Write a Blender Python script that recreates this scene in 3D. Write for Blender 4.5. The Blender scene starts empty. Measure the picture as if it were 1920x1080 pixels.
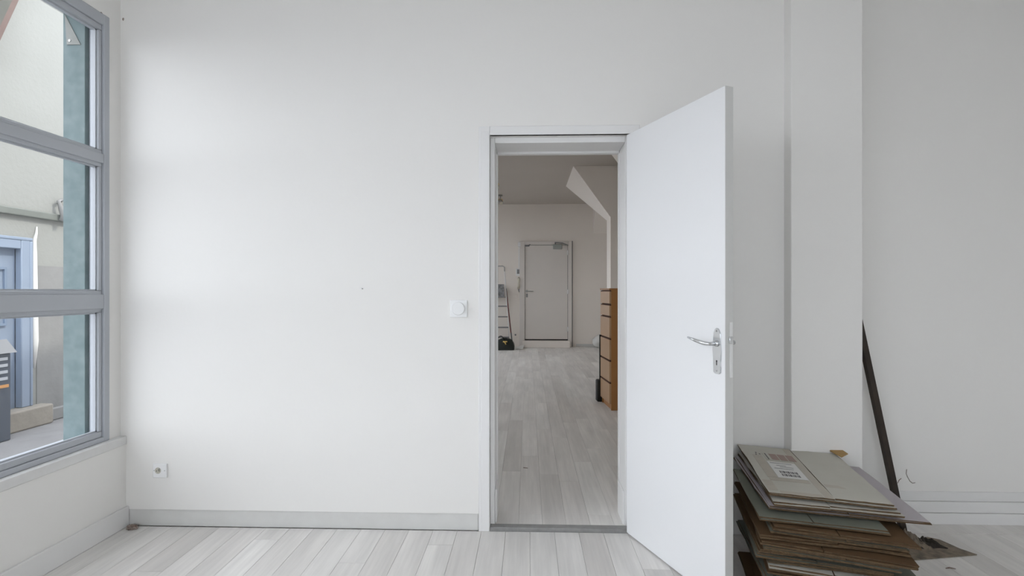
import bpy, bmesh, math, random
from mathutils import Vector, Matrix, noise
random.seed(7)
R = math.radians
SC = bpy.context.scene
COL = SC.collection

# ------------------------------------------------------------------ camera
F = 960.0                       # focal length in pixels of the 1920 px frame (90 degrees wide)
VPX, HOR = 990.0, 545.0         # vanishing point of the room's depth direction, horizon
D, EYE = 2.637, 1.24            # camera to door wall, eye height
TH = math.atan((VPX - 960) / F)
cd = bpy.data.cameras.new('camera'); cam = bpy.data.objects.new('camera', cd); COL.objects.link(cam)
cd.sensor_width = 36; cd.lens = 18.0; cd.clip_start = .05; cd.clip_end = 200
cam.location = (0, -D, EYE); cam.rotation_euler = (R(90), 0, TH)
cd.shift_y = (HOR - 540) / 1920
SC.camera = cam

# ------------------------------------------------------------------ world, sun, exposure
SC.view_settings.view_transform = 'Standard'; SC.view_settings.look = 'None'
SC.view_settings.gamma = 1.0; SC.view_settings.use_curve_mapping = False
SC.view_settings.exposure = 0.42
w = bpy.data.worlds.new('sky'); SC.world = w; w.use_nodes = True
bg = w.node_tree.nodes['Background']
bg.inputs[0].default_value = (.875, .918, 1.0, 1); bg.inputs[1].default_value = 3.0
sd = bpy.data.lights.new('sun', 'SUN'); sun = bpy.data.objects.new('sun', sd); COL.objects.link(sun)
sd.energy = 1.5; sd.angle = R(2.0); sd.color = (1, .94, .84)
SUN_DIR = Vector((-1, -.25, -1.16))
sun.rotation_euler = SUN_DIR.to_track_quat('-Z', 'Y').to_euler(); sun.location = (6, 0, 9)

# ------------------------------------------------------------------ pixel helpers (photo frame 1920x1080)
_r = Vector((math.cos(TH), math.sin(TH), 0)); _f = Vector((-math.sin(TH), math.cos(TH), 0))
CAM = Vector((0, -D, EYE))
def ray(px, py): return _r * ((px - 960) / F) + Vector((0, 0, (HOR - py) / F)) + _f
def onY(px, py, Y): d = ray(px, py); return CAM + d * ((Y - CAM.y) / d.y)
def onX(px, py, X): d = ray(px, py); return CAM + d * ((X - CAM.x) / d.x)
def onZ(px, py, Z): d = ray(px, py); return CAM + d * ((Z - CAM.z) / d.z)
def onPl(px, py, p, n): d = ray(px, py); return CAM + d * ((p - CAM).dot(n) / d.dot(n))
def atd(px, py, dep): return CAM + ray(px, py) * dep

# ------------------------------------------------------------------ materials
def mat(name, col, rough=.6, metal=0, spec=.5, noise_amt=0, noise_scale=6, col2=None, bump=0, bump_scale=80):
    m = bpy.data.materials.new(name); m.use_nodes = True
    nt = m.node_tree; b = nt.nodes['Principled BSDF']
    b.inputs['Base Color'].default_value = (*col, 1); b.inputs['Roughness'].default_value = rough
    b.inputs['Metallic'].default_value = metal; b.inputs['Specular IOR Level'].default_value = spec
    tc = nt.nodes.new('ShaderNodeTexCoord')
    if noise_amt:
        n = nt.nodes.new('ShaderNodeTexNoise'); n.inputs['Scale'].default_value = noise_scale
        n.inputs['Detail'].default_value = 5; n.inputs['Roughness'].default_value = .6
        nt.links.new(tc.outputs['Object'], n.inputs['Vector'])
        rp = nt.nodes.new('ShaderNodeMapRange'); rp.inputs['From Min'].default_value = .35; rp.inputs['From Max'].default_value = .7
        rp.inputs['To Max'].default_value = noise_amt
        nt.links.new(n.outputs['Fac'], rp.inputs['Value'])
        mx = nt.nodes.new('ShaderNodeMix'); mx.data_type = 'RGBA'
        mx.inputs['A'].default_value = (*col, 1)
        c2 = col2 or tuple(c * .5 for c in col); mx.inputs['B'].default_value = (*c2, 1)
        nt.links.new(rp.outputs['Result'], mx.inputs['Factor']); nt.links.new(mx.outputs['Result'], b.inputs['Base Color'])
    if bump:
        n = nt.nodes.new('ShaderNodeTexNoise'); n.inputs['Scale'].default_value = bump_scale; n.inputs['Detail'].default_value = 4
        nt.links.new(tc.outputs['Object'], n.inputs['Vector'])
        bp = nt.nodes.new('ShaderNodeBump'); bp.inputs['Strength'].default_value = bump; bp.inputs['Distance'].default_value = .01
        nt.links.new(n.outputs['Fac'], bp.inputs['Height']); nt.links.new(bp.outputs['Normal'], b.inputs['Normal'])
    return m

def glass_mat(name, tint=(.975, .98, .978)):
    m = bpy.data.materials.new(name); m.use_nodes = True; nt = m.node_tree; nt.nodes.clear()
    o = nt.nodes.new('ShaderNodeOutputMaterial'); t = nt.nodes.new('ShaderNodeBsdfTransparent'); g = nt.nodes.new('ShaderNodeBsdfGlossy')
    t.inputs[0].default_value = (*tint, 1); g.inputs['Roughness'].default_value = .02
    lw = nt.nodes.new('ShaderNodeLayerWeight'); lw.inputs['Blend'].default_value = .5
    pw = nt.nodes.new('ShaderNodeMath'); pw.operation = 'POWER'; pw.inputs[1].default_value = 4
    ma = nt.nodes.new('ShaderNodeMath'); ma.operation = 'MULTIPLY_ADD'; ma.inputs[1].default_value = .5; ma.inputs[2].default_value = .02
    nt.links.new(lw.outputs['Facing'], pw.inputs[0]); nt.links.new(pw.outputs[0], ma.inputs[0])
    mx = nt.nodes.new('ShaderNodeMixShader')
    nt.links.new(ma.outputs[0], mx.inputs[0]); nt.links.new(t.outputs[0], mx.inputs[1]); nt.links.new(g.outputs[0], mx.inputs[2])
    nt.links.new(mx.outputs[0], o.inputs[0]); return m

def plank_mat():
    m = bpy.data.materials.new('washed_grey_plank'); m.use_nodes = True; nt = m.node_tree; N = nt.nodes; L = nt.links
    b = N['Principled BSDF']; b.inputs['Roughness'].default_value = .42; b.inputs['Specular IOR Level'].default_value = .4
    geo = N.new('ShaderNodeNewGeometry'); oi = N.new('ShaderNodeObjectInfo')
    off = N.new('ShaderNodeVectorMath'); off.operation = 'SCALE'; off.inputs[0].default_value = (37, 91, 13)
    L.new(oi.outputs['Random'], off.inputs['Scale'])
    add = N.new('ShaderNodeVectorMath'); add.operation = 'ADD'
    L.new(geo.outputs['Position'], add.inputs[0]); L.new(off.outputs[0], add.inputs[1])
    mp = N.new('ShaderNodeMapping'); mp.inputs['Scale'].default_value = (48, 1.8, 20); L.new(add.outputs[0], mp.inputs['Vector'])
    n1 = N.new('ShaderNodeTexNoise'); n1.inputs['Scale'].default_value = 1; n1.inputs['Detail'].default_value = 6; n1.inputs['Roughness'].default_value = .65
    L.new(mp.outputs[0], n1.inputs['Vector'])
    mp2 = N.new('ShaderNodeMapping'); mp2.inputs['Scale'].default_value = (9, 1.6, 5); L.new(add.outputs[0], mp2.inputs['Vector'])
    n2 = N.new('ShaderNodeTexNoise'); n2.inputs['Scale'].default_value = 1; n2.inputs['Detail'].default_value = 3; L.new(mp2.outputs[0], n2.inputs['Vector'])
    r0 = N.new('ShaderNodeValToRGB'); L.new(oi.outputs['Random'], r0.inputs[0])          # plank to plank tone
    e = r0.color_ramp.elements; e[0].position = 0; e[0].color = (.67, .64, .605, 1); e[1].position = 1; e[1].color = (.82, .80, .765, 1)
    x = e.new(.2); x.color = (.75, .72, .685, 1); x = e.new(.75); x.color = (.80, .775, .74, 1)
    r1 = N.new('ShaderNodeMapRange'); r1.inputs['From Min'].default_value = .3; r1.inputs['From Max'].default_value = .7
    r1.inputs['To Min'].default_value = .91; r1.inputs['To Max'].default_value = 1.05; L.new(n1.outputs['Fac'], r1.inputs['Value'])
    r2 = N.new('ShaderNodeMapRange'); r2.inputs['From Min'].default_value = .3; r2.inputs['From Max'].default_value = .7
    r2.inputs['To Min'].default_value = .88; r2.inputs['To Max'].default_value = 1.07; L.new(n2.outputs['Fac'], r2.inputs['Value'])
    mul = N.new('ShaderNodeMath'); mul.operation = 'MULTIPLY'; L.new(r1.outputs[0], mul.inputs[0]); L.new(r2.outputs[0], mul.inputs[1])
    sc = N.new('ShaderNodeVectorMath'); sc.operation = 'SCALE'; L.new(r0.outputs['Color'], sc.inputs[0]); L.new(mul.outputs[0], sc.inputs['Scale'])
    L.new(sc.outputs[0], b.inputs['Base Color'])
    bp = N.new('ShaderNodeBump'); bp.inputs['Strength'].default_value = .08; bp.inputs['Distance'].default_value = .004
    L.new(n1.outputs['Fac'], bp.inputs['Height']); L.new(bp.outputs['Normal'], b.inputs['Normal'])
    return m

M = {
 'wall':    mat('white_wall_paint', (.86, .843, .81), .75, spec=.25, noise_amt=.05, noise_scale=1.3, col2=(.70, .68, .65), bump=.05, bump_scale=35),
 'inner':   mat('off_white_inner_wall_paint', (.90, .84, .775), .8, spec=.2, noise_amt=.06, noise_scale=1.2, col2=(.66, .62, .58), bump=.05, bump_scale=35),
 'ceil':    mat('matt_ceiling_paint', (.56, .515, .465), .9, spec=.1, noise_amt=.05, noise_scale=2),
 'door':    mat('white_door_lacquer', (.86, .86, .86), .32, spec=.4, noise_amt=.03, noise_scale=2.5, col2=(.78, .78, .77)),
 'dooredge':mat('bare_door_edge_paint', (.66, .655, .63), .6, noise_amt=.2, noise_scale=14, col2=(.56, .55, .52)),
 'trim':    mat('satin_white_trim', (.83, .82, .805), .45, spec=.4, noise_amt=.06, noise_scale=9, col2=(.70, .68, .65)),
 'base':    mat('greyed_skirting_paint', (.70, .695, .67), .55, noise_amt=.25, noise_scale=11, col2=(.56, .54, .51), bump=.06, bump_scale=30),
 'frame':   mat('grey_white_window_paint', (.47, .49, .52), .4, spec=.4, noise_amt=.1, noise_scale=12, col2=(.39, .41, .43)),
 'sill':    mat('sill_paint', (.76, .755, .74), .5, noise_amt=.2, noise_scale=14, col2=(.58, .56, .54)),
 'teal':    mat('weathered_teal_paint', (.13, .185, .19), .7, noise_amt=.7, noise_scale=16, col2=(.22, .275, .275), bump=.2, bump_scale=40),
 'glass':   glass_mat('window_glass'),
 'plank':   plank_mat(),
 'chrome':  mat('brushed_chrome', (.72, .73, .74), .22, metal=1),
 'black':   mat('black_gap', (.015, .014, .013), .6),
 'screw':   mat('dull_zinc', (.45, .45, .44), .4, metal=1),
 'plastic': mat('white_switch_plastic', (.86, .86, .85), .35, spec=.5),
 'plastic2':mat('shaded_ivory_socket_plastic', (.50, .475, .40), .45),  # ivory darkened for the shade inside the outlet well
 'thresh':  mat('grey_threshold_bar', (.30, .295, .285), .5, noise_amt=.4, noise_scale=30),
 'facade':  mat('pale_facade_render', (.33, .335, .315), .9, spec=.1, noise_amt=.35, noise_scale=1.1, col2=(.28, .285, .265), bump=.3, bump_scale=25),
 'facadew': mat('light_strip_white', (.74, .73, .70), .9, spec=.1, bump=.1, bump_scale=20),  # white that imitates a strip of light on the facade
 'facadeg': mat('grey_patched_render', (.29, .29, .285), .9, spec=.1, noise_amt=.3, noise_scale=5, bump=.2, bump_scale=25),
 'cable':   mat('grey_green_moulding', (.19, .205, .185), .8, noise_amt=.4, noise_scale=8),
 'bluedoor':mat('light_blue_door_paint', (.26, .32, .41), .5, noise_amt=.2, noise_scale=5, col2=(.22, .27, .35)),
 'blueshad':mat('slate_blue_moulding_paint', (.20, .26, .35), .6),
 'stone':   mat('worn_limestone', (.33, .30, .255), .9, noise_amt=.5, noise_scale=6, col2=(.24, .22, .19), bump=.4, bump_scale=18),
 'asphalt': mat('grey_pavement', (.27, .265, .265), .9, noise_amt=.5, noise_scale=5, col2=(.18, .175, .175), bump=.4, bump_scale=60),
 'eave':    mat('dark_roof_board', (.10, .10, .085), .8, noise_amt=.3, noise_scale=6),
 'eave2':   mat('pinkish_board_edge', (.16, .11, .095), .8, noise_amt=.3, noise_scale=9),
 'tinplate':mat('dark_painted_tin', (.07, .085, .11), .5),
 'orange':  mat('orange_stripe_paint', (.62, .30, .10), .5),
 'kraftw':  mat('white_board_liner', (.57, .55, .485), .7, spec=.2, noise_amt=.25, noise_scale=7, col2=(.45, .42, .36)),
 'kraftl':  mat('lilac_white_board_liner', (.50, .465, .48), .7, spec=.2, noise_amt=.25, noise_scale=5, col2=(.48, .43, .44)),
 'kraftg':  mat('grey_green_board_liner', (.18, .185, .15), .8, spec=.2, noise_amt=.35, noise_scale=7, col2=(.11, .115, .09)),
 'kraftb':  mat('brown_kraft_board', (.125, .074, .038), .85, spec=.15, noise_amt=.4, noise_scale=9, col2=(.08, .045, .022)),
 'flute':   mat('torn_brown_board_edge', (.13, .085, .048), .9, spec=.1, noise_amt=.8, noise_scale=60, col2=(.07, .05, .03), bump=.5, bump_scale=120),
 'tape':    mat('beige_packing_tape', (.47, .42, .34), .35, spec=.5, noise_amt=.2, noise_scale=20),
 'goldpaper': mat('golden_brown_paper', (.42, .25, .07), .6, noise_amt=.3, noise_scale=20),
 'paper':   mat('white_label_paper', (.74, .73, .70), .6),
 'ink':     mat('grey_print_ink', (.16, .15, .15), .7),
 'inkred':  mat('faded_red_print', (.36, .26, .22), .7),
 'batten':  mat('dark_brown_wood', (.022, .014, .009), .65, noise_amt=.6, noise_scale=14, col2=(.045, .028, .016)),
 'lining':  mat('dark_hole_brown', (.035, .028, .02), .9, noise_amt=.5, noise_scale=40),
 'dust':    mat('dusty_torn_board', (.27, .22, .165), .95, noise_amt=.7, noise_scale=25, col2=(.06, .05, .04), bump=.6, bump_scale=50),
 'oak':     mat('oak_veneer', (.42, .19, .055), .45, noise_amt=.4, noise_scale=4, col2=(.33, .14, .04)),
 'oakf':    mat('pale_oak_drawer_veneer', (.50, .31, .17), .45, noise_amt=.4, noise_scale=5, col2=(.42, .25, .13)),
 'oakg':    mat('shadow_gap_brown', (.09, .03, .012), .8),
 'alu':     mat('matt_aluminium', (.55, .55, .55), .4, metal=.8),
 'mottle':  mat('mottled_grey_step_panel', (.34, .34, .34), .6, noise_amt=1, noise_scale=22, col2=(.10, .10, .10)),
 'red':     mat('dark_red_pole_paint', (.17, .035, .03), .5),
 'greyplas':mat('grey_plastic', (.24, .24, .24), .5),
 'bag':     mat('black_green_leather', (.018, .022, .018), .45, spec=.4, bump=.15, bump_scale=60),
 'gold':    mat('brass_clasp', (.75, .55, .20), .3, metal=1),
 'cream':   mat('cream_plastic', (.66, .62, .52), .5),
 'closer':  mat('grey_green_closer_casing', (.36, .38, .36), .4, metal=.4),
 'fardoor': mat('off_white_entrance_door_paint', (.80, .755, .71), .5, noise_amt=.05, noise_scale=2),
 'bagw':    mat('white_plastic_bag', (.78, .77, .74), .5),
 'brown':   mat('debris_brown', (.16, .10, .075), .95, noise_amt=.8, noise_scale=90, col2=(.40, .36, .32)),
}

# ------------------------------------------------------------------ mesh helpers
class MB:
    def __init__(s): s.bm = bmesh.new()
    def box(s, x0, x1, y0, y1, z0, z1, bevel=0, seg=2, mi=0):
        vs = [s.bm.verts.new((x, y, z)) for z in (z0, z1) for y in (y0, y1) for x in (x0, x1)]
        fs = [s.bm.faces.new([vs[i] for i in q]) for q in ((0,2,3,1),(4,5,7,6),(0,1,5,4),(2,6,7,3),(0,4,6,2),(1,3,7,5))]
        for f in fs: f.material_index = mi
        if bevel:
            es = list({e for f in fs for e in f.edges})
            r = bmesh.ops.bevel(s.bm, geom=es, offset=bevel, segments=seg, affect='EDGES', profile=.5, clamp_overlap=True)
            for f in r['faces']: f.material_index = mi; f.smooth = True
        return s
    def prism(s, poly, v, mi=0):                 # poly: 3-D points of one face, v: extrusion vector
        v = Vector(v); a = [s.bm.verts.new(Vector(p)) for p in poly]; b = [s.bm.verts.new(Vector(p) + v) for p in poly]
        n = len(a); fs = [s.bm.faces.new(list(reversed(a))), s.bm.faces.new(b)]
        for i in range(n): fs.append(s.bm.faces.new((a[i], a[(i+1) % n], b[(i+1) % n], b[i])))
        for f in fs: f.material_index = mi
        return s
    def tube(s, pts, r, n=10, closed=False, mi=0):
        pts = [Vector(p) for p in pts]; rings = []
        rs = r if isinstance(r, (list, tuple)) else [r] * len(pts)
        for i, p in enumerate(pts):
            a = pts[i-1] if (i or closed) else pts[0]; b = pts[(i+1) % len(pts)] if (i < len(pts)-1 or closed) else pts[-1]
            t = (b - a).normalized(); up = Vector((0,0,1)) if abs(t.z) < .9 else Vector((1,0,0))
            x = t.cross(up).normalized(); y = x.cross(t)
            rings.append([s.bm.verts.new(p + (x*math.cos(k*2*math.pi/n) + y*math.sin(k*2*math.pi/n)) * rs[i]) for k in range(n)])
        m = len(rings)
        for i in range(m if closed else m-1):
            A, B = rings[i], rings[(i+1) % m]
            for k in range(n):
                f = s.bm.faces.new((A[k], A[(k+1) % n], B[(k+1) % n], B[k])); f.smooth = True; f.material_index = mi
        if not closed: s.bm.faces.new(list(reversed(rings[0]))).material_index = mi; s.bm.faces.new(rings[-1]).material_index = mi
        return s
    def lathe(s, prof, c=(0,0,0), axis='z', n=28, mi=0):   # prof: (radius, height) list
        c = Vector(c); rings = []
        for (r, h) in prof:
            ring = []
            for k in range(n):
                a = k*2*math.pi/n; u, v = r*math.cos(a), r*math.sin(a)
                p = {'z': (u, v, h), 'y': (u, h, -v), 'x': (h, u, v)}[axis]
                ring.append(s.bm.verts.new(c + Vector(p)))
            rings.append(ring)
        for A, B in zip(rings, rings[1:]):
            for k in range(n):
                f = s.bm.faces.new((A[k], A[(k+1) % n], B[(k+1) % n], B[k])); f.smooth = True; f.material_index = mi
        s.bm.faces.new(list(reversed(rings[0]))).material_index = mi; s.bm.faces.new(rings[-1]).material_index = mi
        return s
    def build(s, name, mats, parent=None, loc=None):
        bmesh.ops.recalc_face_normals(s.bm, faces=s.bm.faces[:])
        if loc is not None: bmesh.ops.translate(s.bm, verts=s.bm.verts[:], vec=-Vector(loc))
        me = bpy.data.meshes.new(name); s.bm.to_mesh(me); s.bm.free()
        for m in (mats if isinstance(mats, (list, tuple)) else [mats]): me.materials.append(M[m] if isinstance(m, str) else m)
        o = bpy.data.objects.new(name, me); COL.objects.link(o)
        if loc is not None: o.location = loc
        if parent: o.parent = parent
        return o

def tag(o, label, cat, group=None, kind=None):
    o['label'] = label; o['category'] = cat
    if group: o['group'] = group
    if kind: o['kind'] = kind
    return o
def struct(o, label, cat): return tag(o, label, cat, kind='structure')
def thing(name, label, cat, loc=(0,0,0), rz=0, group=None, kind=None):
    o = bpy.data.objects.new(name, None); COL.objects.link(o); o.empty_display_size = .05
    o.location = loc; o.rotation_euler = (0, 0, rz); return tag(o, label, cat, group, kind)

# ------------------------------------------------------------------ main dimensions
T = .23                         # door wall thickness
XL = -2.15                      # window wall plane
XR = 3.4; YR = -6.4; ZC = 3.25  # right wall, rear wall, ceiling of the near room
IZ = .016                       # floor of the further room stands a little higher
ZI = 3.137                      # its ceiling
YF = 8.6                        # its far wall
OL, OR_ = -.174, .505           # clear opening of the doorway
RL, RR = -.197, .53             # rebate
HZ, HR = 2.012, 2.042           # soffit, rebate head
PX0 = onY(1470, 500, 0).x       # pillar
PY = -.07
PX1 = onY(1618, 500, PY).x
YB = .16                        # recessed wall right of the pillar
WT, WB = 2.64, .475             # window frame top, bottom
WYE = -5.15                     # window strip ends behind the camera

# ------------------------------------------------------------------ shell of the near room
b = MB()
b.box(XL - .2, RL, 0, T, .088, ZC); b.box(XL - .2, RL, .014, T, 0, .088)
b.box(RL, RR, 0, T, HR, ZC); b.box(RR, PX0 + .02, 0, T, 0, ZC)
wall_back = struct(b.build('wall_back', 'wall'), 'white painted wall around the doorway with an open door', 'wall')
b = MB(); b.box(PX0, PX1, PY, T, 0, ZC, .004, 1)
struct(b.build('wall_pillar', 'wall'), 'white boxed pillar beside the leaning dark batten', 'wall')
b = MB(); b.box(PX1 - .01, XR + .1, YB, T + .1, 0, ZC)
wall_recess = struct(b.build('wall_recess', 'wall'), 'white wall set back behind the pillar above the double skirting', 'wall')
b = MB(); b.box(XR, XR + .2, YR - .2, YB + .02, 0, ZC)
struct(b.build('wall_right', 'wall'), 'plain white side wall opposite the window wall', 'wall')
# window wall: low wall, lintel, pier behind the camera
b = MB()
b.box(XL - .2, XL + .03, WYE, 0, 0, WB - .045); b.box(XL - .2, XL, WYE, 0, WT, ZC)
b.box(XL - .2, XL, YR - .2, WYE, 0, ZC); b.box(XL - .2, XL, -.075, .0, WB - .045, WT)
struct(b.build('wall_left', 'wall'), 'white window wall with a low parapet under the glazing', 'wall')
# rear wall with an unseen window added as fill light
FILL_RW = [(-2.0, 1.5)]; RZ0, RZ1 = .7, 2.95
b = MB(); xs = [XL - .2] + [v for p in FILL_RW for v in p] + [XR + .2]
for i in range(0, len(xs), 2): b.box(xs[i], xs[i+1], YR - .2, YR, 0, ZC)
for (a, c) in FILL_RW: b.box(a, c, YR - .2, YR, 0, RZ0); b.box(a, c, YR - .2, YR, RZ1, ZC)
struct(b.build('wall_rear', 'wall'), 'white wall with one broad added fill-light window facing the doorway wall', 'wall')
b = MB(); b.box(XL - .2, XR + .2, YR - .2, T + .12, ZC, ZC + .25)
struct(b.build('ceiling', 'trim'), 'flat white ceiling over the room with the window wall', 'ceiling')

struct(MB().box(XL - .2, XR + .2, YR - .2, 8.8, 3.5, 4.2).build('roof', 'facadeg'), 'unseen flat roof block over both rooms, added to shade the house opposite', 'roof')  # unseen block, its height set to shade the facade opposite

# floor of the near room: slab, then planks
b = MB(); b.box(XL - .05, XR, YR, YB + .05, -.2, -.013); b.box(XL + .03, XR, YR, -3.0, -.013, 0)
floor = struct(b.build('floor', 'plank'), 'pale grey-washed plank floor in front of the doorway', 'floor')
PW = .125
def plank_mesh(nm):
    me = MB().box(-PW/2 + .0005, PW/2 - .0005, 0, 1, -.0125, 0, .0006, 1)
    bmesh.ops.recalc_face_normals(me.bm, faces=me.bm.faces[:]); m = bpy.data.meshes.new(nm); me.bm.to_mesh(m); me.bm.free()
    m.materials.append(M['plank']); return m
PLM = plank_mesh('plank')
def lay(parent, x0, x1, y0f, y1f, z, base, lens, rnd):
    n = 0; k = 0
    x = x0
    while x < x1 - .02:
        wdt = min(PW, x1 - x); y1 = y1f(x + wdt/2); y0 = y0f(x)
        y = y1 + rnd.random() * -.05
        cuts = [y1]; y = y1 - rnd.uniform(.12, lens[1])
        while y > y0 + .1: cuts.append(y); y -= rnd.uniform(*lens)
        cuts.append(y0)
        for a, c in zip(cuts, cuts[1:]):
            o = bpy.data.objects.new('plank', PLM); COL.objects.link(o); o.parent = parent
            o.location = (x + wdt/2, c + .0005, z); o.scale = (wdt / PW, a - c - .001, 1); n += 1
        x += PW; k += 1
    return n
rnd = random.Random(5)
lay(floor, XL + .035, XR, lambda x: -3.0, lambda x: -.003 if x < PX0 - .01 else (PY - .003 if x < PX1 + .04 else YB - .012), 0, 0, (.7, 1.35), rnd)

# skirtings
b = MB(); n = 24; xs = [XL + .03 + (onY(897, 960, 0).x - XL - .03) * i / n for i in range(n + 1)]
b.box(XL + .03, onY(896, 960, 0).x, .006, .016, .0, .092)
base_back = struct(b.build('baseboard_back', 'base'), 'greyed skirting recessed below the plaster left of the doorway', 'baseboard')
b = MB(); b.box(XL + .03, XL + .045, -3.2, .004, .0, .105, .003, 1)
struct(b.build('baseboard_left', 'trim'), 'low white skirting under the window parapet', 'baseboard')
bR = thing('baseboard_right', 'double stepped white skirting along the set-back wall', 'baseboard', (PX1, YB, 0), kind='structure')
b = MB(); b.box(PX1 + .001, XR, YB - .006, YB + .001, .121, .172, .002, 1); b.build('upper_board', 'trim', bR, (PX1, YB, 0)).matrix_parent_inverse = Matrix.Translation((-PX1, -YB, 0))
b = MB(); b.box(PX1 + .001, XR, YB - .012, YB + .001, .062, .120, .002, 1); b.build('middle_board', 'trim', bR, (PX1, YB, 0)).matrix_parent_inverse = Matrix.Translation((-PX1, -YB, 0))
b = MB(); b.box(PX1 + .001, XR, YB - .015, YB + .001, 0, .0605, .002, 1); b.build('lower_board', 'trim', bR, (PX1, YB, 0)).matrix_parent_inverse = Matrix.Translation((-PX1, -YB, 0))

# ------------------------------------------------------------------ doorway lining
t1 = thing('trim_1', 'white doorway lining with casing and plinths around the opening', 'door frame', (0, 0, 0), kind='structure')
cl = onY(897.5, 500, 0).x
MB().box(cl, RL, -.006, .02, 0, HR + .045, .002, 1).build('casing', 'trim', t1)
MB().box(cl + .014, RL - .002, -.0075, 0, 0, HR + .02, .002, 1).build('casing_bead', 'trim', t1)
MB().box(RL, RR + .04, -.006, .02, HR, HR + .045, .002, 1).build('head_casing', 'trim', t1)
b = MB(); b.box(RL, OL, .04, T, IZ * 0, HR, .002, 1); b.build('jamb', 'trim', t1)
b = MB(); b.box(OR_, RR, .04, T, 0, HR, .002, 1); b.build('jamb', 'trim', t1)
b = MB(); b.box(OL, OR_, .04, T, HZ, HR, .002, 1); b.build('head', 'trim', t1)
e = .012
MB().box(OL - .03, OL + .006, T - .02, T + .014, IZ, HZ + .03, .002, 1).build('rear_bead', 'trim', t1)
MB().box(OR_ - .004, OR_ + .03, T - .02, T + .014, IZ, HZ + .03, .002, 1).build('rear_bead', 'trim', t1)
MB().box(OL - .03, OR_ + .03, T - .02, T + .014, HZ - e, HZ + .03, .002, 1).build('rear_head_bead', 'trim', t1)
MB().box(OL, OL + .009, .062, T - .021, IZ, .19, .002, 1).build('plinth', 'trim', t1)
MB().box(OR_ - .009, OR_, .062, T - .021, IZ, .19, .002, 1).build('plinth', 'trim', t1)
struct(MB().box(RL, RR, .0, .045, -.013, IZ + .003, .003, 1).build('trim_2', 'thresh'), 'grey threshold bar across the doorway', 'threshold')

# ------------------------------------------------------------------ open door leaf
H = Vector((.503, -.008, 0))
Fc = onZ(1360, 160, 2.034); Fc.z = 0
U = (Fc - H); LW = U.length; U.normalize(); ANG = math.atan2(U.y, U.x)
door = thing('door_1', 'white flush interior door standing open with chrome lever handle', 'door', H, ANG, kind='structure')
NV = Vector((U.y, -U.x, 0))     # visible face normal
b = MB(); b.box(0, LW, 0, .04, .007, 2.034, .0015, 1)
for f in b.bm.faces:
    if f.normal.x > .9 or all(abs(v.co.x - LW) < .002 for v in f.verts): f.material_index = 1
b.build('leaf', ['door', 'dooredge'], door)
def onleaf(px, py):
    p = onPl(px, py, H, NV) - H; return p.dot(U), p.z
hx, hz = onleaf(1345.5, 644); _, zt = onleaf(1346, 615); _, zb = onleaf(1346, 701)
b = MB()
pr = [(-.0205, 0), (-.0205, .02), (-.016, .026), (-.0215, .05), (-.023, .09), (-.0195, .128), (-.0195, .155), (-.0125, .17)]
hh = zt - zb; poly = []
for (dx, q) in pr: poly.append((hx + dx, -.0005, zb + .006 + q / .17 * (hh - .012)))
poly = [(hx - .012, -.0005, zb)] + poly + [(hx - .006, -.0005, zt)]
poly += [(2 * hx - p[0], p[1], p[2]) for p in reversed(poly)]
b.prism(poly, (0, -.0045, 0))
es = [e_ for e_ in b.bm.edges if all(v.co.y < -.004 for v in e_.verts)]
bmesh.ops.bevel(b.bm, geom=es, offset=.0025, segments=2, affect='EDGES', clamp_overlap=True)
plate = b.build('handle_plate', 'chrome', door)
kz = onleaf(1344, 680)[1]
b = MB(); b.lathe([(.0038, -.0055), (.0038, -.0049)], (hx, 0, kz + .007), 'y', 14); b.box(hx - .0022, hx + .0022, -.0055, -.0049, kz - .009, kz + .007)
b.build('keyhole', 'black', plate)
for zz in (zt - .012, zb + .012): MB().lathe([(.003, -.0068), (.0035, -.0048)], (hx, 0, zz), 'y', 10).build('screw', 'screw', plate)
b = MB(); b.lathe([(.0125, -.006), (.0125, -.009), (.010, -.012), (.008, -.014)][::-1], (hx, 0, hz), 'y', 20)
b.tube([(hx, -.010, hz), (hx, -.038, hz), (hx - .006, -.05, hz + .001), (hx - .02, -.056, hz + .003), (hx - .06, -.057, hz + .009), (hx - .112, -.052, hz + .017)],
       [.0075, .0075, .0085, .0085, .0075, .0035], 14)
b.build('lever', 'chrome', door)
# the lever on the other side: only its tip shows beyond the edge
b = MB(); b.tube([(hx, .04, hz), (hx, .082, hz), (hx - .012, .094, hz), (hx - .1, .092, hz + .012)], [.0075, .0075, .008, .004], 12); b.build('rear_lever', 'chrome', door)
b = MB(); b.box(hx - .02, hx + .02, .0395, .045, zb, zt, .003, 1); b.build('rear_plate', 'chrome', door)
MB().box(LW - .0005, LW + .001, .022, .036, hz - .13, hz + .085, .0005, 1).build('lock_faceplate', 'trim', door)
MB().box(LW, LW + .009, .014, .030, hz + .002, hz + .030, .002, 1).build('latch_bolt', 'chrome', door)
for zz in (.25, 1.05, 1.80): MB().lathe([(.007, zz), (.007, zz + .09)], (-.002, .045, 0), 'z', 12).build('hinge', 'screw', door)

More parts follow.
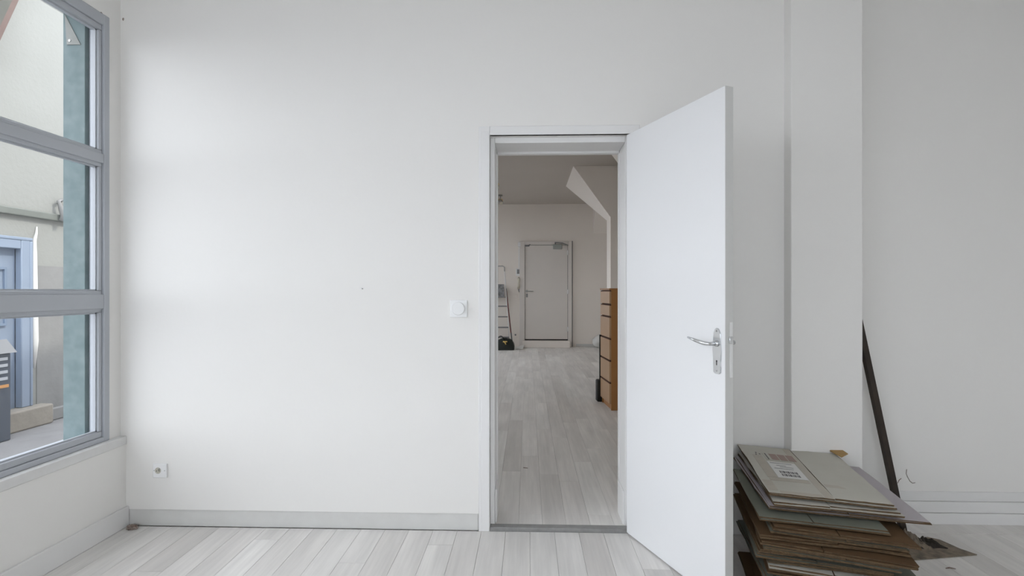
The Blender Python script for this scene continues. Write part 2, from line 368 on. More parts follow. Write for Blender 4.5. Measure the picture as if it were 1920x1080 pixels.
# ------------------------------------------------------------------ window in the left wall
RAILS = [(1.13, 1.24), (1.865, 1.95)]; PB, PT = .53, 2.555
BAY = .96; Y0 = -.075; NB = 5
win = thing('window_1', 'grey-white framed glazing of three stacked rows along the left wall', 'window', (XL, Y0, WB), kind='structure')
inv = Matrix.Translation((-XL, -Y0, -WB))
def wpart(b, name, m, par=None):
    o = b.build(name, m); o.parent = par or win; o.matrix_parent_inverse = inv if par is None else Matrix.Identity(4); return o
fx0, fx1 = XL - .075, XL + .004
wpart(MB().box(fx0, fx1, WYE, Y0, PT + .03, WT, .004, 2), 'head_frame', 'frame')
wpart(MB().box(fx0, fx1, WYE, Y0, WB, PB - .03, .004, 2), 'bottom_frame', 'frame')
for (a, c) in RAILS: wpart(MB().box(fx0, fx1, WYE, Y0 - .035, a + .018, c - .018, .004, 2), 'rail', 'frame')
for k in range(NB + 1):
    yy = Y0 - .0175 - k * BAY * 1.0
    if k == NB: yy = WYE + .0175
    wpart(MB().box(fx0 - .001, fx1 + .001, yy - .0175 * (1 if k in (0, NB) else 2), yy + .0175 * (1 if k in (0, NB) else 2), WB, WT, .004, 2), 'post', 'frame')
rows = [(PB, 1.13), (1.24, 1.865), (1.95, PT)]
for k in range(NB):
    ya = Y0 - .035 - k * BAY - (.0 if k == 0 else .0175); yb = Y0 - (k + 1) * BAY + .0175
    if k == NB - 1: yb = WYE + .035
    for (za, zb_) in rows:
        b = MB(); s_ = .02; x0, x1 = XL - .052, XL - .006   # sash frame round the pane
        b.box(x0, x1, yb, ya, za - .03, za, .003, 1); b.box(x0, x1, yb, ya, zb_, zb_ + .03, .003, 1)
        b.box(x0, x1, ya - s_, ya, za, zb_, .003, 1); b.box(x0, x1, yb, yb + s_, za, zb_, .003, 1)
        sash = wpart(b, 'sash', 'frame')
        o = MB().box(XL - .034, XL - .030, yb + s_ - .006, ya - s_ + .006, za - .006, zb_ + .006).build('pane', 'glass', sash)
        b = MB(); q = .007
        b.box(XL - .030, XL - .018, ya - s_ - q, ya - s_, za, zb_); b.box(XL - .030, XL - .018, yb + s_, yb + s_ + q, za, zb_)
        b.box(XL - .030, XL - .018, yb + s_, ya - s_, za, za + q); b.box(XL - .030, XL - .018, yb + s_, ya - s_, zb_ - q, zb_)
        b.build('glazing_bead', 'frame', sash)
struct(MB().box(XL - .075, XL + .036, WYE, -.001, WB - .045, WB, .004, 2).build('trim_3', 'sill'), 'narrow white inner window board under the glazing', 'window sill')
# outside: painted reveal, corner plate, outer sill
xo = onY(118, 300, -.131).x
rv = struct(MB().box(xo, XL - .0765, -.131, -.02, WB - .03, WT + .1, .002, 1).build('trim_4', 'teal'), 'weathered teal board lining the outside window reveal', 'window reveal')
a_, c_, d_ = onY(122, 27, -.1315), onY(152, 84, -.1315), onY(126, 84, -.1315)
MB().prism([a_, c_, d_], (0, -.003, 0)).build('corner_plate', 'facade', rv)
MB().lathe([(.006, -.1375), (.006, -.1345)], (onY(132, 77, -.131).x, 0, onY(132, 77, -.131).z), 'y', 10).build('screw', 'screw', rv)
struct(MB().prism([(XL - .076, 0, WB + .03), (XL - .076, 0, WB - .05), (XL - .30, 0, WB - .09), (XL - .30, 0, WB - .02)], (0, WYE + .1, 0)).build('trim_5', 'frame'), 'sloping pale outer sill under the glazing', 'window sill')
# marks in the corner over the window
for i, (px, py, r_) in enumerate([(190, 25, .008), (193, 34, .006), (193, 43, .006), (217, 31, .005), (231, 36, .006), (200, 72, .007)]):
    p = onY(max(px, 210), py, 0) if px > 205 else onX(px, py, XL)
    b = MB(); bmesh.ops.create_icosphere(b.bm, subdivisions=1, radius=r_)
    for v in b.bm.verts: v.co = Vector((v.co.x * (.25 if px < 205 else 1), v.co.y * (1 if px < 205 else .25), v.co.z * random.uniform(.8, 1.9))) + p
    b.build('chip', 'brown', wall_back)
# rear window, added behind the camera for fill light
for i, (a, c) in enumerate(FILL_RW):
    wn = thing('window_%d' % (i + 2), 'broad unseen window added for fill light in the wall facing the doorway', 'window', ((a + c)/2, YR, RZ0), kind='structure')
    iv = Matrix.Translation((-(a + c)/2, -YR, -RZ0))
    b = MB(); m_ = (a + c)/2
    b.box(a, a + .05, YR - .12, YR - .05, RZ0, RZ1); b.box(c - .05, c, YR - .12, YR - .05, RZ0, RZ1); b.box(m_ - .04, m_ + .04, YR - .12, YR - .05, RZ0, RZ1)
    b.box(a, c, YR - .12, YR - .05, RZ0, RZ0 + .05); b.box(a, c, YR - .12, YR - .05, RZ1 - .05, RZ1)
    o = b.build('frame', 'frame', wn); o.matrix_parent_inverse = iv
    for (q0, q1) in ((a + .05, m_ - .04), (m_ + .04, c - .05)):
        o = MB().box(q0, q1, YR - .09, YR - .085, RZ0 + .05, RZ1 - .05).build('pane', 'glass', wn); o.matrix_parent_inverse = iv

# ------------------------------------------------------------------ outside: street and house opposite
XO = -5.5; GZ = -.25
struct(MB().box(-40, XL - .2, -30, 40, GZ - .2, GZ).build('street', 'asphalt'), 'grey street pavement outside the window', 'pavement')
FH = 4.9; HY0, HY1 = .2, 5.2
house = thing('house', 'pale rendered house front across the street with a light blue door', 'building', (XO, 3, GZ))
hinv = Matrix.Translation((-XO, -3, -GZ))
def hp(b, name, m, par=None):
    o = b.build(name, m); o.parent = par or house
    if par is None: o.matrix_parent_inverse = hinv
    return o
dr = onX(53, 520, XO).y; dtop = onX(30, 449, XO).z; dl = dr - 1.05; ds = GZ + .22
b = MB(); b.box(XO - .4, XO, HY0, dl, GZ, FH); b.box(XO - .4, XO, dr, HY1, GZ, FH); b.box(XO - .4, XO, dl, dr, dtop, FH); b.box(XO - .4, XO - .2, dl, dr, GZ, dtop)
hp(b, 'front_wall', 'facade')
# grey plaster patch low right, white rib painted in for a strip of light, moulding with fixing
y0 = onX(68, 520, XO).y
b = MB(); zt_ = onX(90, 499, XO).z; b.box(XO, XO + .006, y0, HY1, GZ, zt_); hp(b, 'render_patch', 'facadeg')
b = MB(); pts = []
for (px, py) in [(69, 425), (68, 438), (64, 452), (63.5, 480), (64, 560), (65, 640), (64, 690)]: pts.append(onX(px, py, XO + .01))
b.tube(pts, [.006, .012, .020, .028, .032, .034, .012], 10); hp(b, 'light_strip_rib', 'facadew')
za_ = onX(60, 402, XO).z
b = MB(); b.box(XO, XO + .05, HY0, HY1, za_ - .04, za_ + .04, .012, 2); mo = hp(b, 'moulding', 'cable')
p = onX(105, 405, XO)
b = MB(); b.tube([p + Vector((.07, 0, -.06)), p + Vector((.09, .01, 0)), p + Vector((.07, 0, .07)), p + Vector((.05, -.02, .17)), p + Vector((.03, .05, .2)), p + Vector((.02, 0, .14))], [.03, .035, .03, .018, .018, .012], 8)
hp(b, 'bracket', 'facadeg')
# blue door
dn = MB().box(XO - .2, XO - .05, dl + .1, dr - .1, ds, dtop - .1).build('blue_door', 'bluedoor'); dn.parent = house; dn.matrix_parent_inverse = hinv
def dp(b, name, m): return b.build(name, m, dn)
b = MB(); b.box(XO - .05, XO + .025, dr - .1, dr, ds, dtop, .008, 1); b.box(XO - .05, XO + .025, dl, dl + .1, ds, dtop, .008, 1); b.box(XO - .05, XO + .024, dl + .1, dr - .1, dtop - .1, dtop - .001, .008, 1); dp(b, 'door_frame', 'bluedoor')
b = MB(); b.box(XO + .0, XO + .031, dr - .005, dr + .03, ds, dtop - .006, .008, 1); b.box(XO, XO + .03, dl - .03, dr + .03, dtop - .005, dtop + .03, .008, 1); dp(b, 'door_surround', 'bluedoor')
for (z0, z1) in ((ds + .15, ds + .75), (ds + .9, dtop - .3)):
    for (q0, q1) in ((dl + .2, (dl + dr)/2 - .06), ((dl + dr)/2 + .06, dr - .2)):
        b = MB(); t_ = .025
        b.box(XO - .051, XO - .030, q0, q0 + t_, z0, z1); b.box(XO - .051, XO - .030, q1 - t_, q1, z0, z1); b.box(XO - .051, XO - .030, q0 + t_, q1 - t_, z0, z0 + t_); b.box(XO - .051, XO - .030, q0 + t_, q1 - t_, z1 - t_, z1)
        dp(b, 'panel_moulding', 'blueshad')
# doorstep
b = MB(); b.box(XO - .2, XO + .14, dl - .25, dr + .16, GZ, ds, .02, 2); hp(b, 'doorstep', 'stone')
b = MB(); b.box(XO, XO + .06, dr + .17, HY1, GZ, GZ + .14, .015, 2); hp(b, 'wall_foot', 'facadeg')
# roof verge, high on the left
b = MB(); p0 = onX(24, -2, XO + .25); p1 = onX(-4, 58, XO + .25); q = (p1 - p0)
b.prism([p0 + q * -1.7, p0 + q * 1.6, p0 + q * 1.6 + Vector((0, -.9, .25)), p0 + q * -1.7 + Vector((0, -.9, .25))], (-.25, 0, 0)); hp(b, 'porch_gable', 'eave')
b = MB(); n_ = Vector((0, -q.z, q.y)).normalized() * .05
if n_.y < 0: n_ = -n_
b.prism([p0 + q * -1.7, p0 + q * 1.6, p0 + q * 1.6 + n_, p0 + q * -1.7 + n_], (-.27, 0, 0)); hp(b, 'porch_verge', 'eave2')
# dark box with pitched lid beside the blue door
by = onX(14, 640, XO + .3).y; bz = onX(14, 642, XO + .3).z
mb_ = thing('letter_box', 'dark pitched-top street box with pale slots in front of the blue door', 'box', (XO + .3, by - .3, GZ))
minv = Matrix.Translation((-(XO + .3), -(by - .3), -GZ))
def mp_(b, n_, m_): o = b.build(n_, m_); o.parent = mb_; o.matrix_parent_inverse = minv
mp_(MB().box(XO + .17, XO + .34, by - .55, by, GZ, bz - .1, .01, 1), 'body', 'tinplate')
b = MB(); b.prism([(XO + .15, by - .58, bz - .1), (XO + .37, by - .58, bz - .1), (XO + .26, by - .58, bz + .03)], (0, .61, 0)); mp_(b, 'lid', 'greyplas')
for k in range(4): mp_(MB().box(XO + .34, XO + .348, by - .5, by - .04, bz - .17 - k * .065, bz - .14 - k * .065, .002, 1), 'slot', 'frame')
mp_(MB().box(XO + .34, XO + .346, by - .5, by - .03, bz - .44, bz - .41), 'stripe', 'orange')

# ------------------------------------------------------------------ the further room
IX0 = -2.15; IX1 = 2.6
b = MB(); b.box(IX0, IX1, T - .185, YF, -.2, IZ - .0135); b.box(IX0, OL - 8 * PW, T, YF, IZ - .0135, IZ); b.box(2.0, IX1, T, YF, IZ - .0135, IZ)
fl2 = struct(b.build('floor', 'plank'), 'grey-washed plank floor beyond the doorway', 'floor')
rnd = random.Random(11)
XS = OL - 8 * PW
lay(fl2, XS, 2.0, lambda x: .046 if OL - .01 < x < OR_ - .02 else T + .002, lambda x: YF - .003, IZ, 0, (.8, 1.5), rnd)
wall_far = struct(MB().box(IX0 - .2, IX1 + .2, YF, YF + .2, -.1, ZI + .2).build('wall_far', 'inner'), 'off-white far wall around the entrance door', 'wall')
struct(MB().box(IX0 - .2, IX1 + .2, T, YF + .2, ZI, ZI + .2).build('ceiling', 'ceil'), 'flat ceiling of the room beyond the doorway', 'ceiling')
IW = [(.9, 4.1), (4.9, 8.45)]
b = MB(); ys = [T] + [v for p in IW for v in p] + [YF]
for i in range(0, len(ys), 2): b.box(IX0 - .2, IX0, ys[i], ys[i+1], 0, ZI)
for (a, c) in IW: b.box(IX0 - .2, IX0, a, c, 0, .8); b.box(IX0 - .2, IX0, a, c, 2.8, ZI)
struct(b.build('wall_inner_left', 'inner'), 'side wall with windows in the room beyond the doorway', 'wall')
for i, (a, c) in enumerate(IW):
    wn = thing('window_%d' % (i + 4), 'white framed street window of the further room, %s' % ('near the doorway' if i == 0 else 'near the entrance door'), 'window', (IX0, (a + c)/2, .8), kind='structure')
    iv = Matrix.Translation((-IX0, -(a + c)/2, -.8)); b = MB()
    b.box(IX0 - .12, IX0 - .05, a, a + .05, .8, 2.8); b.box(IX0 - .12, IX0 - .05, c - .05, c, .8, 2.8); b.box(IX0 - .12, IX0 - .05, a, c, .8, .85); b.box(IX0 - .12, IX0 - .05, a, c, 2.75, 2.8); b.box(IX0 - .12, IX0 - .05, (a+c)/2 - .03, (a+c)/2 + .03, .8, 2.8)
    o = b.build('frame', 'frame', wn); o.matrix_parent_inverse = iv
    o = MB().box(IX0 - .09, IX0 - .085, a + .05, c - .05, .85, 2.75).build('pane', 'glass', wn); o.matrix_parent_inverse = iv
struct(MB().box(IX1, IX1 + .2, T, YF, 0, ZI).build('wall_inner_right', 'inner'), 'outer side wall behind the sloped bays of the further room', 'wall')
# sloped bay nearest to the doorway
YA = 3.2; sx0, sx1, sz = .69, 1.254, 2.355
b = MB(); b.prism([(sx0, T, ZI), (1.34, T, 2.24), (1.34, T, IZ), (IX1, T, IZ), (IX1, T, ZI)], (0, YA - T, 0))
struct(b.build('wall_bay', 'inner'), 'sloped attic bay behind the orange chest of drawers', 'wall')
# second sloped bay: front face, sloped soffit that narrows downwards, short return
YB1 = 5.18; V = [(sx0, YB1, ZI), (sx1, YB1, sz), (sx1, YB1, IZ), (IX1, YB1, IZ), (IX1, YB1, ZI), (sx0, 6.70, ZI), (sx1, 5.55, sz), (sx1, 5.55, IZ), (IX1, 5.55, IZ), (IX1, 6.70, ZI)]
me = bpy.data.meshes.new('wall_bay'); me.from_pydata(V, [], [(0,1,2,3,4), (0,5,6,1), (1,6,7,2), (5,9,6), (6,9,8,7), (2,7,8,3), (0,4,9,5), (3,8,9,4)])
me.materials.append(M['inner']); bo = bpy.data.objects.new('wall_bay', me); COL.objects.link(bo)
bmx = bmesh.new(); bmx.from_mesh(me); bmesh.ops.recalc_face_normals(bmx, faces=bmx.faces[:]); bmx.to_mesh(me); bmx.free()
struct(bo, 'sloped attic bay with a pale bevelled soffit and slim upright return', 'wall')
# wedge on the far wall
wx = onY(1112, 410, YF).x; wz = onY(1112, 438, YF).z
b = MB(); b.prism([(wx, YF, wz), (wx, YF - .04, wz), (wx, YF - .50, ZI), (wx, YF, ZI)], (IX1 - wx, 0, 0))
struct(b.build('wall_wedge', 'inner'), 'sloping boxed wedge high on the far wall beside the bay', 'wall')
struct(MB().box(1.05, IX1, YF - .012, YF, IZ, IZ + .06, .002, 1).build('baseboard_far', 'base'), 'low skirting along the far wall right of the entrance door', 'baseboard')

# entrance door
def FY(px, py, dy=0): return onY(px, py, YF - dy)
a_, c_ = FY(984.5, 460), FY(1064, 637); x0, x1, z1, z0 = a_.x, c_.x, a_.z, c_.z
fd = thing('door_2', 'closed off-white entrance door with overhead closer above a step', 'door', ((x0 + x1)/2, YF, z0), kind='structure')
fi = Matrix.Translation((-(x0 + x1)/2, -YF, -z0))
def fp(b, n_, m_):
    o = b.build(n_, m_); o.parent = fd; o.matrix_parent_inverse = fi; return o
lf = fp(MB().box(x0, x1, YF - .03, YF, z0 + .012, z1, .003, 1), 'leaf', 'fardoor')
g = .007
b = MB(); b.box(x0 - g, x0, YF - .012, YF, z0, z1 + g); b.box(x1, x1 + g, YF - .012, YF, z0, z1 + g); b.box(x0, x1, YF - .012, YF, z1, z1 + g); b.box(x0 - g, x1 + g, YF - .02, YF, z0 - .012, z0 + .012); fp(b, 'gap', 'black')
fl, fr, ft = FY(974, 460).x, FY(1072, 460).x, FY(1000, 453).z
b = MB(); b.box(fl, x0 - g, YF - .05, YF, IZ + .0, ft, .004, 1); fp(b, 'frame_post', 'fardoor')
b = MB(); b.box(x1 + g, fr, YF - .05, YF, IZ + .0, ft, .004, 1); fp(b, 'frame_post', 'fardoor')
b = MB(); b.box(x0 - g, x1 + g, YF - .05, YF, z1 + g, ft, .004, 1); fp(b, 'frame_head', 'fardoor')
b = MB(); b.box(fr, fr + .02, YF - .02, YF, IZ, ft + .01); fp(b, 'edge_cover', 'greyplas')
p = FY(988, 546); b = MB(); b.lathe([(.028, -.004), (.028, 0)], (p.x, YF - .031, p.z), 'y', 16)
b.tube([(p.x, YF - .03, p.z), (p.x, YF - .075, p.z), (p.x + .02, YF - .083, p.z), (p.x + .14, YF - .083, p.z - .003)], [.011, .011, .012, .010], 10); fp(b, 'lever_handle', 'screw')
p = FY(988, 554); b = MB(); b.box(p.x - .018, p.x + .018, YF - .038, YF - .03, p.z - .04, p.z + .04, .01, 2); fp(b, 'lock_plate', 'greyplas')
a_, c_ = FY(1037, 458, .08), FY(1054, 467, .08); b = MB(); b.box(a_.x, c_.x, YF - .1, YF - .03, c_.z, a_.z, .012, 2); fp(b, 'door_closer', 'closer')
b = MB(); b.tube([(a_.x + .05, YF - .07, a_.z), (a_.x + .04, YF - .09, a_.z + .035), (a_.x + .2, YF - .13, a_.z + .02), (x1 + .01, YF - .06, a_.z - .02)], .012, 8); fp(b, 'closer_arm', 'greyplas')
p = FY(985, 460); b = MB(); b.box(p.x, p.x + .09, YF - .045, YF - .03, p.z - .03, p.z - .005, .004, 1); b.tube([(p.x + .03, YF - .05, p.z - .02), (p.x + .11, YF - .06, p.z + .01)], .012, 8); fp(b, 'top_bolt', 'greyplas')
for py in (474, 547, 617): p = FY(1064, py); b = MB(); b.lathe([(.017, -.05), (.017, .05)], (p.x + .005, YF - .045, p.z), 'z', 10); fp(b, 'hinge', 'trim')
s0, s1 = onY(979.5, 645, YF - .26).x, onY(1069, 645, YF - .26).x
struct(MB().box(s0, s1, YF - .26, YF - .051, IZ, z0 - .013, .008, 2).build('door_step', 'inner'), 'pale box step on the floor below the entrance door', 'step')

def wall_thing(name, label, cat, p, parts, group=None):
    t = thing(name, label, cat, p, 0, group)
    for (n_, b, m_) in parts:
        o = b.build(n_, m_); o.parent = t; o.matrix_parent_inverse = Matrix.Translation(-Vector(p))
    return t
def rect(px0, py0, px1, py1, Y): a = onY(px0, py0, Y); c = onY(px1, py1, Y); return a.x, c.x, c.z, a.z
xa, xb, za, zb_ = rect(967.5, 503.5, 976, 517, YF)
wall_thing('intercom_screen', 'small white wall intercom with a grey screen beside the entrance door', 'intercom', ((xa+xb)/2, YF, za),
  [('housing', MB().box(xa, xb, YF - .035, YF, za, zb_, .006, 2), 'plastic'), ('screen', MB().box(xa + .022, xb - .02, YF - .037, YF - .034, za + .04, zb_ - .02), 'greyplas')])
xa, xb, za, zb_ = rect(970, 521, 976, 541, YF)
b = MB(); b.tube([((xa+xb)/2, YF - .03, zb_), ((xa+xb)/2 - .002, YF - .06, zb_ - .03), ((xa+xb)/2 - .006, YF - .055, (za+zb_)/2), ((xa+xb)/2 - .004, YF - .06, za + .04), ((xa+xb)/2 - .004, YF - .03, za)], [.026, .032, .024, .032, .026], 10)
b2 = MB(); cx = (xa+xb)/2; b2.tube([(cx, YF - .03, za + .01), (cx - .01, YF - .03, za - .05), (cx + .01, YF - .02, za - .08), (cx, YF - .01, za - .02)], .007, 6)
wall_thing('intercom_handset', 'cream entry phone handset hung under the intercom screen', 'handset', (cx, YF, za),
  [('cradle', MB().box(xa, xb + .01, YF - .02, YF, za + .01, zb_ - .01, .005, 1), 'cream'), ('handset', b, 'cream'), ('cord', b2, 'greyplas')])
xa, xb, za, zb_ = rect(964, 551, 970.5, 558.5, YF)
wall_thing('light_switch', 'square white light switch below the entry phone', 'switch', ((xa+xb)/2, YF, za),
  [('plate', MB().box(xa, xb, YF - .012, YF, za, zb_, .004, 1), 'inner'), ('rocker', MB().box(xa + .018, xb - .018, YF - .018, YF - .011, za + .018, zb_ - .018, .003, 1), 'inner')])
xa, xb, za, zb_ = rect(963, 625, 970, 633, YF)
wall_thing('power_socket', 'low wall socket between the red pole and the entrance door', 'socket', ((xa+xb)/2, YF, za),
  [('plate', MB().box(xa, xb, YF - .012, YF, za, zb_, .004, 1), 'inner'), ('well', MB().lathe([(.02, -.0125), (.02, -.0115)], ((xa+xb)/2, YF, (za+zb_)/2 + .015), 'y', 14), 'greyplas')])
xa, xb, za, zb_ = rect(971.5, 454.5, 976.5, 463, YF)
wall_thing('cable_box', 'white junction box with cable duct at the entrance door corner', 'junction box', ((xa+xb)/2, YF, za),
  [('box', MB().box(xa, xb - .003, YF - .075, YF, za, zb_, .006, 2), 'plastic'), ('duct', MB().box(fl - .022, fl - .001, YF - .02, YF, onY(975, 502, YF).z, za), 'trim')])

# ladder, pole, bag, paper
LY = YF - .12; lc = onY(921, 560, LY).x
pt = onY(945.5, 499, YF - .05); pb = onY(956, 652, YF - .42); hw = pt.x - lc; hb = pb.x - lc; ztop = pt.z
lad = thing('step_ladder', 'pale aluminium step ladder leaning on the far wall behind the handbag', 'ladder', (lc, YF - .3, IZ))
li = Matrix.Translation((-lc, -(YF - .3), -IZ))
def lp(b, n_, m_): o = b.build(n_, m_); o.parent = lad; o.matrix_parent_inverse = li
def lad_pt(s, q): # s=-1..1 side, q=0 bottom..1 top
    return Vector((lc + s * (hb + (hw - hb) * q), YF - .42 + .36 * q, IZ + (ztop - IZ) * q))
for s in (-1, 1): b = MB(); b.tube([lad_pt(s, 0) + Vector((0, 0, .012)), lad_pt(s, .5), lad_pt(s, .93)], .013, 10); lp(b, 'rail', 'trim')
b = MB(); b.tube([lad_pt(-1, .93), lad_pt(-1, .985), lad_pt(-.88, 1.0), lad_pt(.88, 1.0), lad_pt(1, .985), lad_pt(1, .93)], .013, 10); lp(b, 'top_hoop', 'alu')
for py in (574, 593.5, 613, 631):
    q = (onY(945, py, YF - .25).z - IZ) / (ztop - IZ); A, B = lad_pt(-1, q), lad_pt(1, q)
    lp(MB().box(A.x, B.x, A.y - .055, A.y + .012, A.z - .014, A.z + .011, .003, 1), 'tread', 'greyplas')
q0, q1 = [(onY(940, py, YF - .15).z - IZ) / (ztop - IZ) for py in (556, 533)]
A, B, C, E_ = lad_pt(-.9, q0), lad_pt(.9, q0), lad_pt(.9, q1), lad_pt(-.9, q1); b = MB(); b.prism([A, B, C, E_], (0, -.03, 0)); lp(b, 'platform', 'mottle')
b = MB(); q2 = q0 - .012; A, B, C, E_ = lad_pt(-.95, q2), lad_pt(.95, q2), lad_pt(.95, q0), lad_pt(-.95, q0); b.prism([A, B, C, E_], (0, -.04, 0)); lp(b, 'platform_edge', 'greyplas')
p0 = onY(949, 541, YF - .06); p1 = onY(960.5, 646, YF - .25); dirp = (p1 - p0)
end = p0 + dirp * ((IZ + .013 - p0.z) / dirp.z)
po = thing('broom_pole', 'dark red pole leaning on the far wall beside the ladder', 'pole', (end.x, end.y, IZ))
for (n_, q0, q1, r_, m_) in (('shaft', 0, .76, .012, 'red'), ('grip', .76, .97, .016, 'greyplas'), ('ferrule', .97, 1, .014, 'alu')):
    b = MB(); b.tube([p0 + (end - p0) * q0, p0 + (end - p0) * q1], r_, 10); o = b.build(n_, m_); o.parent = po; o.matrix_parent_inverse = Matrix.Translation((-end.x, -end.y, -IZ))
BY = YF - .62; bl, br = onY(929.5, 650, BY).x, onY(965, 650, BY).x; bzt = onY(950, 634, BY).z; bc = (bl + br)/2; bw = (br - bl)/2
hb_ = thing('handbag', 'dark leather handbag with brass clasp on the floor by the ladder', 'handbag', (bc, BY, IZ))
bi = Matrix.Translation((-bc, -BY, -IZ))
b = MB(); bmesh.ops.create_cube(b.bm, size=2); bmesh.ops.subdivide_edges(b.bm, edges=b.bm.edges[:], cuts=6, use_grid_fill=True)
hgt = bzt - IZ
for v in b.bm.verts:
    x, y, z = v.co; q = (z + 1)/2
    k = 1.0 - .10 * max(0, -(z + .6)) - .42 * max(0, q - .35)**1.2
    yy = y * (.13 - .10 * q**1.4); rr = 1 - .18 * abs(x)**4 * (abs(z)**2)
    xx = x * bw * k * (1 - .06 * (abs(y)**3)); zz = q * hgt * (1 - .16 * abs(x)**2.2 * q)
    wv = noise.noise(Vector((x * 2, y * 2, z * 2))) * .012
    v.co = Vector((bc + xx + wv * .5, BY + yy * rr + wv, IZ + max(0, zz + (wv if q > .15 else 0))))
for f in b.bm.faces: f.smooth = True
o = b.build('body', 'bag'); o.parent = hb_; o.matrix_parent_inverse = bi
b = MB(); pts = []
hc = onY(939, 637, BY - .05).x; hr = .065
for k in range(13): a = math.pi * k / 12; pts.append((hc - hr * math.cos(a), BY - .055, IZ + hgt * .72 + .115 * math.sin(a)))
b.tube(pts, .009, 8); o = b.build('handle', 'bag'); o.parent = hb_; o.matrix_parent_inverse = bi
p = onY(947, 641, BY - .1); b = MB(); b.box(p.x - .045, p.x + .045, BY - .115, BY - .085, p.z - .01, p.z + .018, .006, 1); b.tube([(p.x - .01, BY - .118, p.z), (p.x + .02, BY - .125, p.z - .05)], .012, 8)
o = b.build('clasp', 'gold'); o.parent = hb_; o.matrix_parent_inverse = bi
pa, pb_ = onZ(967.5, 655, IZ), onZ(980, 656, IZ)
b = MB(); A = pa; B = pb_; Cq = onZ(982, 650.5, IZ); Dq = onZ(970, 650.5, IZ); up = Vector((0, 0, .002))
b.prism([A + up, B + up, Cq + up, Dq + up], (0, 0, .004)); b.prism([A + up * 3, B + up * 3, Cq + Vector((.03, 0, .075)), Dq + Vector((.06, 0, .03))], (0, 0, .003))
tag(b.build('folded_paper', 'paper', None, A), 'folded white paper lying on the floor between handbag and step', 'paper')

# ceiling spots
def spot_bar(py, xend_px, label):
    c = onZ(xend_px, py, ZI); t = thing('ceiling_spotlight', label, 'light', (c.x - .35, c.y, ZI), 0, 'ceiling spot bars')
    ti = Matrix.Translation((-(c.x - .35), -c.y, -ZI))
    def sp(b, n_, m_): o = b.build(n_, m_); o.parent = t; o.matrix_parent_inverse = ti; return o
    sp(MB().box(c.x - .75, c.x, c.y - .03, c.y + .03, ZI - .03, ZI, .006, 1), 'bar', 'screw')
    for x in (c.x - .04, c.x - .38, c.x - .70):
        sp(MB().tube([(x, c.y, ZI - .03), (x, c.y, ZI - .09)], .008, 8), 'stem', 'screw')
        a = Vector((x, c.y, ZI - .13)); d_ = Vector((.35, -.6, -.7)).normalized(); b = MB()
        b.tube([a - d_ * .06, a - d_ * .045, a, a + d_ * .05, a + d_ * .055], [.012, .032, .042, .046, .04], 14); h_ = sp(b, 'head', 'screw')
        b = MB(); b.tube([a + d_ * .0545, a + d_ * .057], .036, 14); o = b.build('lens', 'cream'); o.parent = h_
        b = MB(); b.tube([a + Vector((-.05, 0, 0)), a + Vector((-.04, 0, .04)), a + Vector((0, 0, .055)), a + Vector((.04, 0, .04)), a + Vector((.05, 0, 0))], .006, 6); sp(b, 'yoke', 'gold')
spot_bar(365.5, 942, 'ceiling spotlight bar close to the far wall')
spot_bar(334, 934.5, 'ceiling spotlight bar nearer to the doorway')

# chest of drawers
CH, CW, CDp = 1.23, .40, .48
pn = onZ(1143, 770, IZ); pf = onZ(1123.5, 752, IZ); uu = (pf - pn).normalized(); rz = math.atan2(uu.y, uu.x) - R(90)
ch = thing('chest_of_drawers', 'tall narrow oak chest with six drawers beyond the doorway', 'chest of drawers', (pn.x, pn.y, IZ), rz)
# local: y along the front (near to far), x into the body
b = MB(); b.box(.018, CDp, 0, .02, 0, CH, .002, 1); b.build('side_panel', 'oak', ch)
b = MB(); b.box(.018, CDp, CW - .02, CW, 0, CH, .002, 1); b.build('side_panel', 'oak', ch)
b = MB(); b.box(-.004, CDp, -.002, CW + .002, CH, CH + .018, .002, 1); b.build('top_panel', 'oak', ch)
b = MB(); b.box(.035, CDp - .01, .02, CW - .02, .05, CH); b.build('carcass', 'oakg', ch)
b = MB(); b.box(.03, .045, .02, CW - .02, .0, .06); b.build('plinth', 'oak', ch)
z = CH - .006
for h_ in (.145, .125, .225, .225, .225, .225):
    b = MB(); b.box(0, .02, .004, CW - .004, z - h_ + .012, z - .008, .002, 1); dwr = b.build('drawer_front', 'oakf', ch)
    b = MB(); b.box(.004, .03, .006, CW - .006, z - .008, z + .002); b.build('grip_gap', 'oakg', dwr)
    z -= h_
o = MB().box(-.006, .30, CW + .012, CW + .032, 0, .74, .003, 1)
kb = thing('black_panel', 'thin black board standing behind the oak chest', 'board', (pn.x, pn.y, IZ), rz)
o.build('board', 'black', kb); MB().box(-.032, .02, CW + .012, CW + .10, 0, .24, .01, 1).build('foot', 'black', kb)
# white plastic bag by the far wall
p = onZ(1121, 650, IZ); wc = Vector((p.x, YF - .16, IZ))
b = MB(); bmesh.ops.create_icosphere(b.bm, subdivisions=3, radius=1)
for v in b.bm.verts:
    n_ = v.co.copy(); d_ = 1 + .18 * noise.noise(n_ * 3.1) + .08 * noise.noise(n_ * 8)
    q = (n_.z + 1)/2; v.co = wc + Vector((n_.x * .15 * d_ * (1.05 - .35 * q), n_.y * .12 * d_, max(0, q * .27 * (1 + .1 * noise.noise(n_ * 4)))))
for f in b.bm.faces: f.smooth = True
tag(b.build('plastic_bag', 'bagw', None, wc), 'crumpled white plastic bag against the far wall behind the chest', 'bag')

